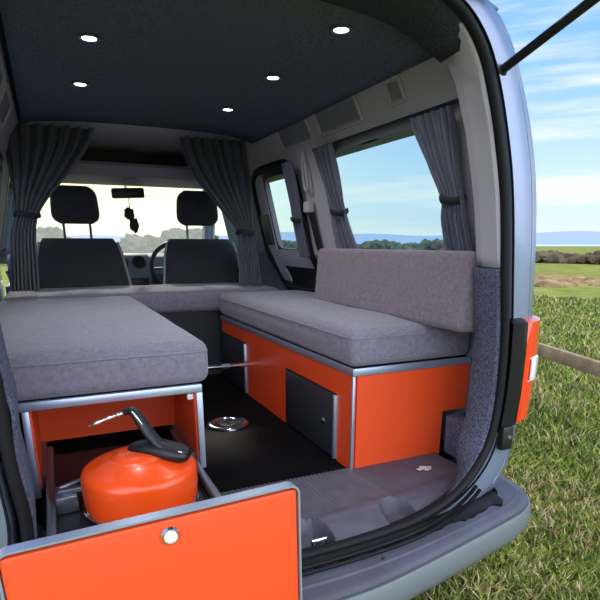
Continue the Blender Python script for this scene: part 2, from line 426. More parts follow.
# --- interior lining of the hoop: charcoal carpet above, pale plastic beside the glass, blue-grey carpet below
for side in (1, -1):
    f = (lambda x, z: x) if side > 0 else mirz
    tab = [(1.255, 1.130), (1.43, 1.092), (1.61, 1.036), (1.725, .984), (1.787, .931), (1.826, .872)]
    rings = []
    for k in range(22):
        z = lerp(1.255, 1.826, k/21); xs = interp(tab, z); y = sy(xs, z)
        q = [(xs-.006, y+.002), (xs-.012, y+.010), (xs-.006, y+.075), (xs+.004, y+.086), (xs+.014, y+.092), (xs+.022, y+.125), (xs+.035, y+.14), (wi(z)+.02, y+.16)]
        rings.append([(f(a, z), b_, z) for a, b_ in q])
    g = MB(); g.loft(rings); g.build('rear_pillar_trim', M['trim'], van, thick=.004)
    tab = [(.585, .95), (.60, 1.0), (.64, 1.065), (.70, 1.12), (.79, 1.153), (.9, 1.166), (1.05, 1.159), (1.17, 1.143), (1.26, 1.128)]
    dp = .105 if side > 0 else .235
    rings = []
    for k in range(30):
        z = lerp(.60, 1.252, k/29); xs = interp(tab, z); y = sy(xs, z); xb = max(xs, 1.12 if z < .8 and side > 0 else xs)
        q = [(xs-.006, y+.002), (xs-.012, y+.012), (lerp(xs, xb, .6)-.008, y+dp*.6), (xb-.004, y+dp), (xb+.008, y+dp+.015), (1.30, y+dp+.025)]
        rings.append([(f(a, z), b_, z) for a, b_ in q])
    g = MB(); g.loft(rings); ct = g.build('rear_carpet_trim', M['carpet'], van, thick=.004)
    if side > 0:
        g = MB(); g.box(1.225, 1.325, 1.29, 1.418, .588, .735, .012); g.build('carpet_block', M['carpet'], ct)
# charcoal roof cross-member trim above the opening
g = MB(); rings = []
for i in range(41):
    x = lerp(CX-.44, CX+.44, i/40); u = abs(x-CX)/.53
    zs = interp([(0, 1.857), (.14, 1.855), (.273, 1.848), (.363, 1.826), (.428, 1.787), (.481, 1.725)], abs(x-CX)); y = sy(x, 1.8)
    ye = 1.275+.42*(x-CX)**2
    zc = 1.862-.03*u**6
    rings.append([(x, y+.0, zs-.004), (x, y+.015, zs-.012), (x, lerp(y, ye, .45), min(zs, zc)-.022+.0*u), (x, lerp(y, ye, .8), lerp(zs, zc, .75)-.018), (x, ye, zc-.004), (x, ye+.03, zc+.012)])
g.loft(rings); g.build('roof_edge_trim', M['edge'], van, smooth=60, thick=.004)
# ceiling
g = MB(); rings = []
for i in range(33):
    x = lerp(-.03, 1.07, i/32); u = abs(x-CX)/.55; z = 1.872-.016*u**2-.02*u**8; rings.append([(x, lerp(1.26+.42*(x-CX)**2, 2.93, k/8), z) for k in range(9)])
g.loft(rings); g.build('headlining', M['lining'], van, smooth=60, thick=.006)
# cab headlining, overhead shelf
g = MB(); g.box(-.02, 1.06, 2.93, 3.98, 1.868, 1.88); g.build('cab_headlining', M['trim'], van)
sh = MB(); sh.prism([(3.50, 1.755), (3.52, 1.775), (3.97, 1.735), (3.97, 1.69), (3.93, 1.685), (3.55, 1.700)], 'x', -.02, 1.06, .006); shelf = sh.build('overhead_shelf', M['trim'], van)
g = MB(); g.box(.50, .56, 3.60, 3.70, 1.665, 1.697, .006); g.build('map_lamp', M['trim'], shelf)
g = MB(); g.box(-.02, 1.06, 3.80, 3.83, 1.735, 1.868); g.build('shelf_back', M['satin'], shelf)

# --- side walls: inner trims, painted outer skin, windows
def strip(mb, side, y0, y1, z0, z1, f0, f1, nz=8):
    ri, ro = [], []
    for k in range(nz+1):
        z = lerp(z0, z1, k/nz); a, c = f0(z), f1(z)
        if side < 0: a, c = mir(a), mir(c)
        ri.append((a, z)); ro.append((c, z))
    vs, fs = [], []
    for y in (y0, y1):
        for (a, z) in ri+ro[::-1]: vs.append((a, y, z))
    n = 2*(nz+1)
    for k in range(n): fs.append((k, (k+1) % n, n+(k+1) % n, n+k))
    for k in range(nz): fs += [(k, k+1, n-2-k, n-1-k), (n+k, n+k+1, 2*n-2-k, 2*n-1-k)]
    mb.add(vs, fs)
WINS = [('rear', 1.47, 2.235, 1.285, 1.685), ('sliding door', 2.66, 2.97, 1.29, 1.66), ('front door', 3.46, 3.86, 1.27, 1.66)]
for side in (1, -1):
    inn = lambda z: wi(z); inn2 = lambda z: wi(z)+.035; o0 = lambda z: wo(z)-.022; o1 = lambda z: wo(z)
    g = MB(); strip(g, side, 1.28, 4.0, .58, 1.26, inn, lambda z: wi(z)+.02); g.build('lower_wall_trim', M['trimd'], van)
    g = MB(); strip(g, side, 1.26, 1.47, 1.26, 1.70, inn, inn2); g.build('window_surround', M['trim'], van)
    g = MB(); strip(g, side, 2.255, 2.63, 1.26, 1.70, inn, inn2); g.build('pillar_trim', M['trim'], van)
    g = MB(); strip(g, side, 2.99, 3.44, 1.26, 1.70, inn, inn2); g.build('pillar_trim', M['trimd'], van)
    hd = MB(); strip(hd, side, 1.26, 4.0, 1.685, 1.865, inn, lambda z: wi(z)+.02)
    hdr = hd.build('header_trim', M['trim'], van)
    # raised frames of the header pockets
    for (y0, y1, z0, z1) in ((1.87, 2.20, 1.755, 1.843), (2.28, 2.60, 1.755, 1.843), (1.60, 1.68, 1.765, 1.83)):
        g = MB(); P = []
        for (yy, zz) in ((y0, z0), (y1, z0), (y1, z1), (y0, z1)): P.append((wi(zz) if side > 0 else mir(wi(zz)), yy, zz))
        for a, c in zip(P, P[1:]+P[:1]): g.tube([a, c], .008, 6)
        g.build('pocket_frame', M['trim'], hdr)
        g = MB(); strip(g, side, y0+.012, y1-.012, z0+.010, z1-.010, lambda z: wi(z)-.003, lambda z: wi(z)+.002, 2); g.build('pocket_panel', M['trimd'], hdr)
    # outer skin
    g = MB(); strip(g, side, 1.36, 4.75, .42, 1.265, o0, o1)
    for (a, c) in ((1.36, 1.475), (2.52, 2.72), (3.31, 3.44), (4.02, 4.10)): strip(g, side, a, c, 1.265, 1.70, o0, o1)
    strip(g, side, 1.30, 4.05, 1.70, 1.92, o0, o1)
    g.build('body_side', M['silver'], van)
    for nm, y0, y1, z0, z1 in WINS:
        n = 48; R = .06; ring_in, ring_out = [], []
        cy, cz = (y0+y1)/2, (z0+z1)/2; hy, hz = (y1-y0)/2, (z1-z0)/2
        for k in range(n):
            a = 2*PI*k/n; c, s = math.cos(a), math.sin(a); q = 7
            rr_ = (abs(c)**q+abs(s)**q)**(-1/q); m_ = 1/max(abs(c), abs(s))
            ring_in.append((cy+hy*c*rr_, cz+hz*s*rr_)); ring_out.append((cy+(hy+.03)*c*m_, cz+(hz+.03)*s*m_))
        fx = lambda f, z: f(z) if side > 0 else mir(f(z))
        fl = lambda y, q: y+q*lerp(.005, .28 if nm != 'front door' else .1, (y-y0)/(y1-y0))
        loops = [[(fx(lambda z: wi(z)-.004, z), y, z) for y, z in ring_in], [(fx(lambda z: wo(z)+.002, z), fl(y, 1), z) for y, z in ring_in],
                 [(fx(lambda z: wo(z)+.002, z), fl(y, 1), z) for y, z in ring_out], [(fx(lambda z: wi(z)-.004, z), y, z) for y, z in ring_out]]
        g = MB(); g.loft(loops, closed_u=True, closed_v=True); wf = g.build('window_frame', M['black'] if nm != 'rear' else M['trimd'], van, smooth=30)
        g = MB(); ga = [(fx(lambda z: lerp(wi(z), wo(z), .3), z), fl(y, .3), z) for y, z in ring_in]
        cpt = (fx(lambda z: lerp(wi(z), wo(z), .3), cz), fl(cy, .3), cz)
        g.add(ga+[cpt], [(k, (k+1) % n, n) for k in range(n)]); g.build('window_pane', M['glass'], wf, smooth=0)
    # front pillar of the cab
    g = MB(); A = Vector((1.12, 3.98, 1.72)); B_ = Vector((1.30, 4.75, 1.22))
    for P_ in (A, B_):
        if side < 0: P_.x = mir(P_.x)
    g.tube([A, B_], .05, 8); g.build('front_pillar', M['silver'], van)
# sliding door inner panel on the right: black rubber surround, grey inner frame, black catch
g = MB(); P = []
yy0, yy1, zz0, zz1 = 2.54, 3.13, 1.06, 1.705
for k in range(40):
    a = 2*PI*k/40; c, s = math.cos(a), math.sin(a); q = 6; r_ = (abs(c)**q+abs(s)**q)**(-1/q)
    y = (yy0+yy1)/2+(yy1-yy0)/2*c*r_; z = (zz0+zz1)/2+(zz1-zz0)/2*s*r_; P.append((wi(z)-.008, y, z))
g.tube(P, .020, 8, closed=True); sd = g.build('sliding_door_seal', M['rubber'], van, smooth=60)
g = MB(); strip(g, 1, 2.985, 3.10, 1.10, 1.68, lambda z: wi(z)-.012, lambda z: wi(z)+.0, 6); strip(g, 1, 2.57, 2.98, 1.19, 1.285, lambda z: wi(z)-.012, lambda z: wi(z), 3); g.build('door_inner_frame', M['trim'], van)
g = MB(); strip(g, 1, 2.99, 3.085, 1.31, 1.475, lambda z: wi(z)-.030, lambda z: wi(z)-.012, 2); g.build('door_catch', M['black'], van)
g = MB(); strip(g, 1, 2.57, 2.98, 1.07, 1.19, lambda z: wi(z)-.012, lambda z: wi(z), 3); g.build('door_lower_panel', M['black'], van)
# roof skin, floor, bonnet, windscreen
g = MB(); rings = []
for i in range(25):
    x = lerp(-.08, 1.12, i/24); u = abs(x-CX)/.6; z = 1.955-.05*u**4; rings.append([(x, 1.22, z-.01), (x, 1.6, z), (x, 3.6, z), (x, 4.05, z-.13)])
g.loft(rings); g.build('roof_skin', M['silver'], van, smooth=60, thick=.006)
g = MB(); g.box(-.335, 1.335, 1.44, 4.6, .54, .578); g.build('floor_covering', M['vinyl'], van)
g = MB(); g.box(-.34, 1.34, 1.30, 4.6, .42, .54); g.build('underbody', M['black'], van)
g = MB(); g.add([(-.02, 3.99, 1.69), (1.06, 3.99, 1.69), (1.26, 4.78, 1.22), (-.22, 4.78, 1.22)], [(0, 1, 2, 3)])
g.build('windscreen', M['screen'], van, smooth=0)
g = MB(); rings = []
for i in range(13):
    x = lerp(-.30, 1.34, i/12); u = abs(x-CX)/.82; rings.append([(x, 4.72, 1.20-.10*u**4), (x, 5.1, 1.10-.12*u**4), (x, 5.45-.15*u**2, .95-.12*u**4), (x, 5.6-.2*u**2, .75), (x, 5.6-.2*u**2, .40)])
g.loft(rings); g.build('bonnet', M['silver'], van, smooth=60, thick=.01)
for side in (1, -1):
    a = 1.30 if side > 0 else mir(1.30)
    g = MB(); g.box(a-.03, a+.03, 4.7, 5.45, .42, 1.0, .01); g.build('front_wing', M['silver'], van)
# wheels
def wheel(side, y):
    x = 1.25 if side > 0 else mir(1.25)
    mx = Matrix.Rotation(PI/2, 4, 'Y')
    g = MB(); g.lathe([(.17, -.08), (.26, -.095), (.305, -.085), (.315, -.05), (.315, .05), (.305, .085), (.26, .095), (.17, .08)], (x, y, .311), 40, mx); w = g.build('wheel', M['tyre'], van)
    g = MB(); g.lathe([(0, -.07), (.06, -.075), (.17, -.06), (.185, -.085), (.185, .085), (.17, .06), (.06, .075), (0, .07)], (x, y, .311), 32, mx); g.build('wheel_rim', M['steel'], w)
for s_ in (1, -1):
    for y in (1.92, 4.75): wheel(s_, y)
# --- sill plate with ribs and scalloped recesses
g = MB(); nx, ny = 420, 40; rows = []
for i in range(nx+1):
    x = lerp(-.06, 1.20, i/nx); row = []
    yf = sy(x, .57)+.006 + .0*abs(x-CX)
    for j in range(ny+1):
        y = lerp(yf, 1.445, j/ny); dep = y-yf
        z = .584+(.0016*math.sin(x*420) if dep > .13 else 0)
        if dep < .085: z = lerp(.557, .584, max(0, min(1, (dep-.01)/.06))**.6)
        if .085 <= dep < .12: z += .004
        for cx_, w_ in ((.835, .055), (.555, .055), (.16, .055)):
            yc = yf+.03
            d_ = math.hypot((x-cx_)/w_, (y-yc)/.085)
            if d_ < 1: z = min(z, .536+.006*d_+.04*max(0, d_-.86)/.14)
        ul = abs(x-CX)
        if ul > .60 and dep < .16: z += .035*((ul-.60)/.10)**2*(1-dep/.16)
        row.append((x, y, z))
    rows.append(row)
g.loft(rows); sill = g.build('sill_plate', M['sill'], van, smooth=40, thick=.003)
g = MB(); g.box(.555, .575, 1.10, 1.12, .540, .566, .003); g.tube([(.545, 1.105, .545), (.545, 1.105, .568), (.585, 1.105, .568), (.585, 1.105, .545)], .004, 6); g.build('latch_striker', M['chrome'], sill)
g = MB()
for (dx, dy, a) in ((-.018, 0, .3), (.0, .008, -.5), (.016, -.004, .9), (.004, -.012, .2)):
    g.box(1.075+dx-.011, 1.075+dx+.011, 1.325+dy-.007, 1.325+dy+.007, .5895, .5915, rot=Matrix.Rotation(a, 4, 'Z'))
g.build('sticker', M['label'], sill)
# --- rear bumper
half = [(0, .944), (.15, .952), (.3, .978), (.5, 1.020), (.66, 1.056), (.76, 1.082), (.83, 1.118), (.872, 1.170), (.892, 1.24), (.897, 1.34), (.897, 1.46)]
plan = [Vector((CX-a, b_, 0)) for a, b_ in half[::-1]]+[Vector((CX+a, b_, 0)) for a, b_ in half[1:]]
plan = spline(plan, 5)
def sweep(profile):
    """profile: (outward offset, z); outward = away from the van along the plan normal"""
    rings = []
    for i, p in enumerate(plan):
        d_ = (plan[min(i+1, len(plan)-1)]-plan[max(i-1, 0)]).normalized(); n_ = Vector((d_.y, -d_.x, 0))
        rings.append([(p.x+n_.x*o_, p.y+n_.y*o_, z) for o_, z in profile])
    return rings
g = MB(); g.loft(sweep([(.004, .500), (.008, .498), (.011, .488), (.014, .46), (.012, .435), (.0, .41), (-.03, .385), (-.07, .37), (-.10, .37)])); bump = g.build('rear_bumper', M['bumper'], van, smooth=40, thick=.004)
# step pad on top: inner edge follows the opening
ip = [(0, 1.052), (.2, 1.058), (.38, 1.072), (.50, 1.086), (.59, 1.10), (.64, 1.112), (.69, 1.125), (.73, 1.15), (.76, 1.21), (.77, 1.32), (.775, 1.46)]
iplan = spline([Vector((CX-a, b_, 0)) for a, b_ in ip[::-1]]+[Vector((CX+a, b_, 0)) for a, b_ in ip[1:]], 5)
rings, strip_ = [], []
for i, p in enumerate(plan):
    d_ = (plan[min(i+1, len(plan)-1)]-plan[max(i-1, 0)]).normalized(); n_ = Vector((d_.y, -d_.x, 0)); inner = iplan[i]
    o_ = p+n_*.004; r_ = [(o_.x, o_.y, .5005), (p.x, p.y, .509)]
    for f_, z in ((.05, .515), (.12, .519), (.34, .525), (.37, .531), (.75, .538), (1.0, .542)):
        v = p.lerp(inner, f_); r_.append((v.x, v.y, z))
    r_.append((inner.x, inner.y, .50)); rings.append(r_)
g = MB(); g.loft(rings); g.build('bumper_step', M['step'], bump, smooth=35, thick=.003)
# black weather strip between sill and bumper, its outer edge ragged with old sealant
g = MB(); rings = []; rr = random.Random(8)
den = [v for v in spline(iplan, 8) if abs(v.x-CX) < .70]
for i, v in enumerate(den):
    d_ = (den[min(i+1, len(den)-1)]-den[max(i-1, 0)]).normalized(); n_ = Vector((d_.y, -d_.x, 0))
    w_ = .020+.003*math.sin(v.x*41+2)+.002*math.sin(v.x*97)+.009*max(0, math.sin(v.x*57)*math.sin(v.x*19+1))**3
    rings.append([(v.x-n_.x*.02, v.y-n_.y*.02, .560), (v.x, v.y, .557), (v.x+n_.x*.008, v.y+n_.y*.008, .549), (v.x+n_.x*w_, v.y+n_.y*w_, .5440), (v.x+n_.x*(w_+.001), v.y+n_.y*(w_+.001), .535)])
g.loft(rings); g.build('weather_strip', M['rubber'], bump, smooth=50, thick=.002)
for (x, y) in ((.70, 1.0), (.86, 1.055)):
    g = MB(); g.lathe([(0, .006), (.004, .005), (.006, 0)], (x, y, .533), 10); g.build('bumper_rivet', M['black'], bump)
for (x, n_) in ((.74, 0), (1.05, 0)):
    y = interp([(p.x, p.y) for p in plan], x)
    g = MB(); g.lathe([(0, .003), (.011, .002), (.013, 0)], (x, y-.0125, .455), 16, Matrix.Rotation(PI/2, 4, 'X')); g.build('parking_sensor', M['bumper'], bump)
# --- tail lights wrapped around the rear corners
def tail(side):
    def ring_at(a, dy, z0, z1, off):
        out = []
        for z in (z0, z0+.012, lerp(z0, z1, .3), lerp(z0, z1, .5), lerp(z0, z1, .7), z1-.012, z1):
            xs = interp([(.79, 1.156), (.9, 1.17), (1.05, 1.166), (1.17, 1.152)], z); xo = interp([(.7, 1.352), (.85, 1.368), (1.0, 1.370), (1.15, 1.361)], z)
            e_ = off if z0+.005 < z < z1-.005 else 0
            xx = xs+(xo-xs)*a+e_*a; yy = sy(xs, z)+dy-e_
            out.append((xx if side > 0 else mir(xx), yy, z))
        return out
    root = None
    segs = [('tail_light', [(.07, .0, .0), (.07, -.002, .016), (.16, -.002, .019), (.25, .0, .02), (.32, .003, .02)], .782, 1.112, M['smoked']),
            ('red_lens', [(.32, .003, .02), (.46, .014, .021), (.56, .024, .021), (.66, .036, .022), (.78, .060, .024), (.88, .090, .026), (.95, .125, .028), (1.0, .175, .024), (1.01, .235, .014), (1.0, .25, 0)], .786, 1.110, M['red'])]
    for nm, ks, z0, z1, m_ in segs:
        g = MB(); g.loft([ring_at(a, dy, z0, z1, of) for a, dy, of in ks]); o = g.build(nm, m_, root or van, smooth=50, thick=.004)
        root = root or o
    g = MB(); g.loft([ring_at(a, dy, .91, 1.0, .027) for a, dy in ((.46, .014), (.58, .025), (.68, .038), (.76, .056))]); g.build('clear_lens', M['white'], root, smooth=50, thick=.004)
    # rubber buffer under the lamp
    g = MB(); xb = 1.20 if side > 0 else mir(1.20)
    g.box(xb-.022, xb+.022, 1.10, 1.155, .715, .792, .007); bf = g.build('door_buffer', M['black'], van)
    g = MB(); g.lathe([(0, .004), (.006, .003), (.007, 0)], (xb+.004, 1.10, .757), 10, Matrix.Rotation(PI/2, 4, 'X')); g.build('buffer_screw', M['chrome'], bf)
tail(1); tail(-1)
# --- tailgate standing open overhead, gas struts
g = MB(); rings = []
for i in range(13):
    x = lerp(-.06, 1.10, i/12); u = abs(x-CX)/.58
    rings.append([(x, 1.17, 1.955), (x, .70, 2.075-.02*u**4), (x, .15, 2.19-.03*u**4), (x, .02, 2.15), (x, .15, 2.12), (x, .70, 2.01), (x, 1.17, 1.925)])
g.loft(rings, closed_v=True); tg = g.build('tailgate', M['silver'], van, smooth=40)
for side in (1, -1):
    f = (lambda x: x) if side > 0 else mir
    g = MB(); g.tube([(f(1.045), 1.115, 1.716), (f(1.07), .92, 1.788), (f(1.085), .76, 1.842)], .0105, 12); gs = g.build('gas_strut', M['black'], van)
    g = MB(); g.tube([(f(1.085), .76, 1.842), (f(1.095), .52, 1.925)], .006, 10); g.build('strut_rod', M['steel'], gs)
    g = MB(); g.lathe([(0, -.014), (.012, -.012), (.014, 0), (.012, .012), (0, .014)], (f(1.045), 1.115, 1.716), 14, Matrix.Rotation(PI/2, 4, 'Y')); g.tube([(f(1.045), 1.115, 1.716), (f(1.045), 1.16, 1.716)], .007, 8); g.build('strut_mount', M['black'], gs)
    g = MB(); g.box(f(1.07)-.045, f(1.07)+.045, .49, .55, 1.91, 2.04, .004); g.build('strut_bracket', M['black'], gs)

# --- cab: dashboard, wheel, mirror
g = MB(); g.prism([(4.15, .62), (4.15, 1.10), (4.22, 1.22), (4.35, 1.245), (4.76, 1.235), (4.76, .62)], 'x', -.25, 1.29, .012); da = g.build('dashboard', M['dash'], van)
g = MB(); g.prism([(4.02, .60), (4.02, 1.05), (4.10, 1.23), (4.16, 1.25), (4.2, .62)], 'x', .40, .68, .015); co = g.build('centre_console', M['dash'], da)
for x in (.475, .60):
    g = MB(); mx = Matrix.Rotation(math.radians(65), 4, 'X'); g.lathe([(.046, 0), (.05, .008), (.042, .012), (.036, .004), (0, .002)], (x, 4.075, 1.185), 24, mx); g.build('air_vent', M['black'], co)
g = MB(); g.box(.43, .65, 4.005, 4.03, .95, 1.08, .006); g.build('radio', M['black'], co)
g = MB(); ctr = Vector((.86, 3.97, 1.145)); tilt = Matrix.Rotation(math.radians(68), 4, 'X')
g.tube([ctr+tilt @ Vector((.19*math.cos(2*PI*k/40), .19*math.sin(2*PI*k/40), 0)) for k in range(40)], .016, 10, closed=True)
sw = g.build('steering_wheel', M['black'], van, smooth=60)
g = MB(); g.lathe([(0, .03), (.05, .028), (.065, .01), (.06, -.02), (0, -.03)], ctr, 24, tilt)
for a in (0, 180, 270):
    r_ = math.radians(a); g.tube([ctr+tilt @ Vector((.05*math.cos(r_), .05*math.sin(r_), 0)), ctr+tilt @ Vector((.185*math.cos(r_), .185*math.sin(r_), 0))], .016, 8, squash=(1, .6))
g.tube([ctr, ctr+Vector((0, .28, -.06))], .035, 12); g.build('wheel_hub', M['dash'], sw)
mi_c = Vector((.535, 3.86, 1.635))
g = MB(); g.box(mi_c.x-.105, mi_c.x+.105, mi_c.y-.012, mi_c.y+.018, mi_c.z-.032, mi_c.z+.032, .012, rot=Matrix.Rotation(math.radians(-3), 4, 'Y')); mirr = g.build('rear_view_mirror', M['black'], van)
g = MB(); g.tube([mi_c+Vector((.0, .02, 0)), (.54, 3.93, 1.66), (.54, 4.0, 1.685)], .009, 8); g.build('mirror_stalk', M['black'], mirr)
# ornament hanging from the mirror
hg = thing('hanging_ornament', 'small dark ornament dangling on a cord under the rear view mirror', 'ornament', (.535, 3.83, 1.45))
g = MB(); g.tube([(.535, 3.86, 1.605), (.535, 3.848, 1.56), (.533, 3.84, 1.54)], .003, 6); g.build('cord', M['tie'], hg)
def fuzz(c, r, sx=1, sz=1, seed=1):
    rr_ = random.Random(seed); b = bmesh.new(); bmesh.ops.create_icosphere(b, subdivisions=3, radius=r)
    for v in b.verts: v.co *= 1+rr_.uniform(-.16, .16); v.co.x *= sx; v.co.z *= sz
    b.transform(Matrix.Translation(c)); m = MB(); m.merge(b); return m
fuzz((.528, 3.84, 1.505), .036, .9, 1.1, 1).build('fluffy_ball', M['fluff'], hg, smooth=0)
fuzz((.553, 3.835, 1.435), .036, .8, 1.3, 2).build('fluffy_ball', M['fluff'], hg, smooth=0)

# ================================================================ front seats
def front_seat():
    x, y = .19, 3.56
    r = thing('front_seat', 'dark grey front passenger seat left of the dashboard, back to the camera', 'seat', (x, y, .58))
    def bk(w0, w1, z0, z1, d0, d1, n=10):
        m = MB(); rings = []
        for k in range(n+1):
            q = k/n; z = lerp(z0, z1, q); w = lerp(w0, w1, q); th = lerp(d0, d1, q); yo = y+.10*q
            if q > .8: e_ = (q-.8)/.2; w *= 1-.10*e_**2; th *= 1-.35*e_**2
            rings.append([(x+w*math.copysign(abs(math.cos(a))**.45, math.cos(a)), yo+th*math.copysign(abs(math.sin(a))**.6, math.sin(a)), z) for a in [2*PI*j/28 for j in range(28)]])
        m.loft(rings, closed_v=True); m.add(rings[-1], [tuple(range(28))]); m.add(rings[0], [tuple(range(28))]); return m
    sb = bk(.285, .225, .95, 1.348, .075, .055).build('backrest', M['seat'], r, smooth=60)
    for s_ in (-1, 1):
        g = MB(); g.tube([(x+s_*.283, y-.03, .97), (x+s_*.266, y+.0, 1.10), (x+s_*.244, y+.035, 1.25), (x+s_*.222, y+.06, 1.325)], .0075, 6); g.build('edge_piping', M['stitch'], sb)
    g = MB(); g.box(x-.26, x+.26, y-.02, y+.50, .80, .97, .05, 3); g.build('seat_cushion', M['seat'], r)
    g = MB(); g.box(x-.22, x+.22, y+.02, y+.46, .58, .80, .01); g.build('seat_base', M['black'], r)
    hb = MB(); rings = []
    for k in range(13):
        q = k/12; z = lerp(1.432, 1.648, q); w = .142*(1-.0*q)*(1-abs(2*q-1)**5*.35)*(1.0-.10*q); th = .05*(1-abs(2*q-1)**4*.5)
        rings.append([(x+w*math.copysign(abs(math.cos(a))**.5, math.cos(a)), y+.10+th*math.copysign(abs(math.sin(a))**.6, math.sin(a)), z) for a in [2*PI*j/28 for j in range(28)]])
    hb.loft(rings, closed_v=True); hb.add(rings[-1], [tuple(range(28))]); hb.add(rings[0], [tuple(range(28))])
    hr = hb.build('headrest', M['seat'], r, smooth=60)
    for s_ in (-1, 1):
        g = MB(); g.tube([(x+s_*.075, y+.10, 1.33), (x+s_*.075, y+.10, 1.45)], .008, 8); g.build('headrest_post', M['steel'], hr)
    return r
fs = front_seat(); fs['group'] = 'front seats of the cab'
f2 = dup(fs, (.75, 0, 0), 'dark grey driver seat behind the steering wheel, beside the right front curtain')
f2.location.z = .578

# ================================================================ furniture
FL = .578
# right bench box
rb = thing('bench_box', 'orange bench box with aluminium edging and black doors under the right cushion', 'bench', (1.08, 1.45, FL))
X0, Y0, Z1 = .85, 1.43, .93
g = MB()
for (y0, y1, z0, z1) in ((1.437, 1.535, FL, .912), (1.99, 2.475, FL, .912), (1.535, 1.99, .822, .912), (2.475, 2.895, .842, .912)): g.box(X0, X0+.015, y0, y1, z0, z1)
g.build('front_panel', M['orange'], rb)
g = MB(); g.prism([(X0+.015, FL), (1.222, FL), (1.222, .742), (1.330, .742), (1.330, .912), (X0+.015, .912)], 'y', 1.43, 1.445); g.build('end_panel', M['orange'], rb)
g = MB(); g.box(X0+.001, 1.330, 1.432, 2.895, .912, .930); g.build('top_board', M['black'], rb)
g = MB(); g.box(X0+.016, 1.330, 2.88, 2.895, FL, .912); g.build('far_panel', M['orange'], rb)
# aluminium edging
g = MB(); g.box(X0-.006, X0+.002, 1.424, 2.895, .908, .934, .003); g.box(X0-.006, 1.330, 1.424, 1.432, .908, .934, .003); g.build('top_edging', M['alu'], rb)
g = MB(); g.box(X0-.005, X0+.006, 1.425, 1.436, FL, .908, .003); g.build('corner_edging', M['alu'], rb)
for (y0, y1, z1, kn) in ((1.545, 1.98, .816, 1.625), (2.49, 2.885, .836, None)):
    g = MB(); g.box(X0-.004, X0+.012, y0+.004, y1, FL+.006, z1, .002); dr = g.build('door', M['satin'], rb)
    g = MB(); g.box(X0-.012, X0+.012, y0-.012, y0+.004, FL+.006, z1+.002, .003); g.build('door_edging', M['alu'], dr)
    if kn:
        g = MB(); g.lathe([(.011, 0), (.013, .004), (.008, .009), (0, .010)], (X0-.004, kn, .700), 18, Matrix.Rotation(-PI/2, 4, 'Y')); g.build('lock_button', M['chrome'], dr)
# left bench box
lb = thing('bench_box', 'orange bench box with blue-grey metal edging, open at the end around the pulled-out drawer', 'bench', (.12, 1.46, FL))
LX0, LX1, LY = -.100, .352, 1.452
g = MB(); g.box(LX1-.016, LX1-.001, LY+.004, 2.89, .690, .912); g.build('side_panel', M['orange'], lb)
g = MB(); g.box(LX0+.001, LX0+.016, LY+.004, 2.89, .690, .912); g.build('side_panel', M['orange'], lb)
g = MB(); g.box(LX0+.016, LX1-.016, 1.76, 1.775, .718, .912); g.build('cross_panel', M['orange'], lb)
g = MB(); g.box(-.24, LX1, LY+.004, 2.89, .912, .930); g.build('top_board', M['black'], lb)
g = MB(); g.box(LX0, LX1-.004, LY+.012, 2.89, FL, .672); g.build('plinth', M['black'], lb)
g = MB(); g.box(LX0+.016, LX1-.016, 2.4, 2.415, .69, .912); g.build('far_panel', M['black'], lb)
g = MB(); g.box(LX0-.028, LX1+.006, LY-.012, LY+.004, .912, .936, .004); g.build('top_edging', M['alu'], lb)
g = MB(); g.box(LX1-.012, LX1+.006, LY-.012, LY+.004, .678, .912, .003); g.build('upright_edging', M['alu'], lb)
g = MB(); g.box(LX0-.006, LX0+.012, LY-.012, LY+.004, .672, .912, .003); g.build('upright_edging', M['alu'], lb)
g = MB(); g.box(LX1-.034, LX1-.016, LY+.006, LY+.024, .888, .906, .003); g.build('corner_block', M['label'], lb)
for xa in (LX0+.016, LX1-.03):
    g = MB(); g.box(xa, xa+.014, LY+.02, 1.76, .675, .72); g.build('fixed_runner', M['steel'], lb)
# drawer pulled out of the left box
dw = thing('drawer', 'pulled-out drawer with orange front, aluminium edge and round chrome lock, carrying the kettle', 'drawer', (.12, .764, .62))
g = MB(); g.box(-.113, LX1-.002, .764, .779, .50, .902, .006); g.build('drawer_front', M['orange'], dw)
dfront = bpy.data.objects['drawer_front']
# u-shaped edging wrapped over the front's rim (rounded top corners)
def edging(x0, x1, z0, z1, y0, y1, w, rad):
    m = MB(); path = [(x0, z0)]
    for k in range(6):
        a = PI-PI/2*k/5; path.append((x0+rad+rad*math.cos(a), z1-rad+rad*math.sin(a)))
    for k in range(6):
        a = PI/2-PI/2*k/5; path.append((x1-rad+rad*math.cos(a), z1-rad+rad*math.sin(a)))
    path.append((x1, z0)); rings = []
    for i, (x, z) in enumerate(path):
        a, b_ = path[max(i-1, 0)], path[min(i+1, len(path)-1)]; d_ = Vector((b_[0]-a[0], b_[1]-a[1])).normalized(); n_ = Vector((-d_.y, d_.x))
        rings.append([(x, y0, z), (x, y1, z), (x-n_.x*w, y1, z-n_.y*w), (x-n_.x*w, y0, z-n_.y*w)])
    m.loft(rings, closed_v=True); m.add(rings[0], [(0, 1, 2, 3)]); m.add(rings[-1], [(0, 1, 2, 3)]); return m
edging(-.117, LX1+.002, .52, .912, .761, .782, .0035, .018).build('front_edging', M['alu'], dw, smooth=40)
g = MB(); mx = Matrix.Rotation(PI/2, 4, 'X'); g.lathe([(.014, 0), (.0155, .004), (.013, .008), (.011, .008)], (.124, .764, .876), 28, mx); lk = g.build('lock', M['chrome'], dw)
g = MB(); g.lathe([(.0108, .004), (.0105, .011), (.007, .014), (0, .0145)], (.124, .764, .876), 24, mx); g.build('lock_barrel', M['label'], lk)
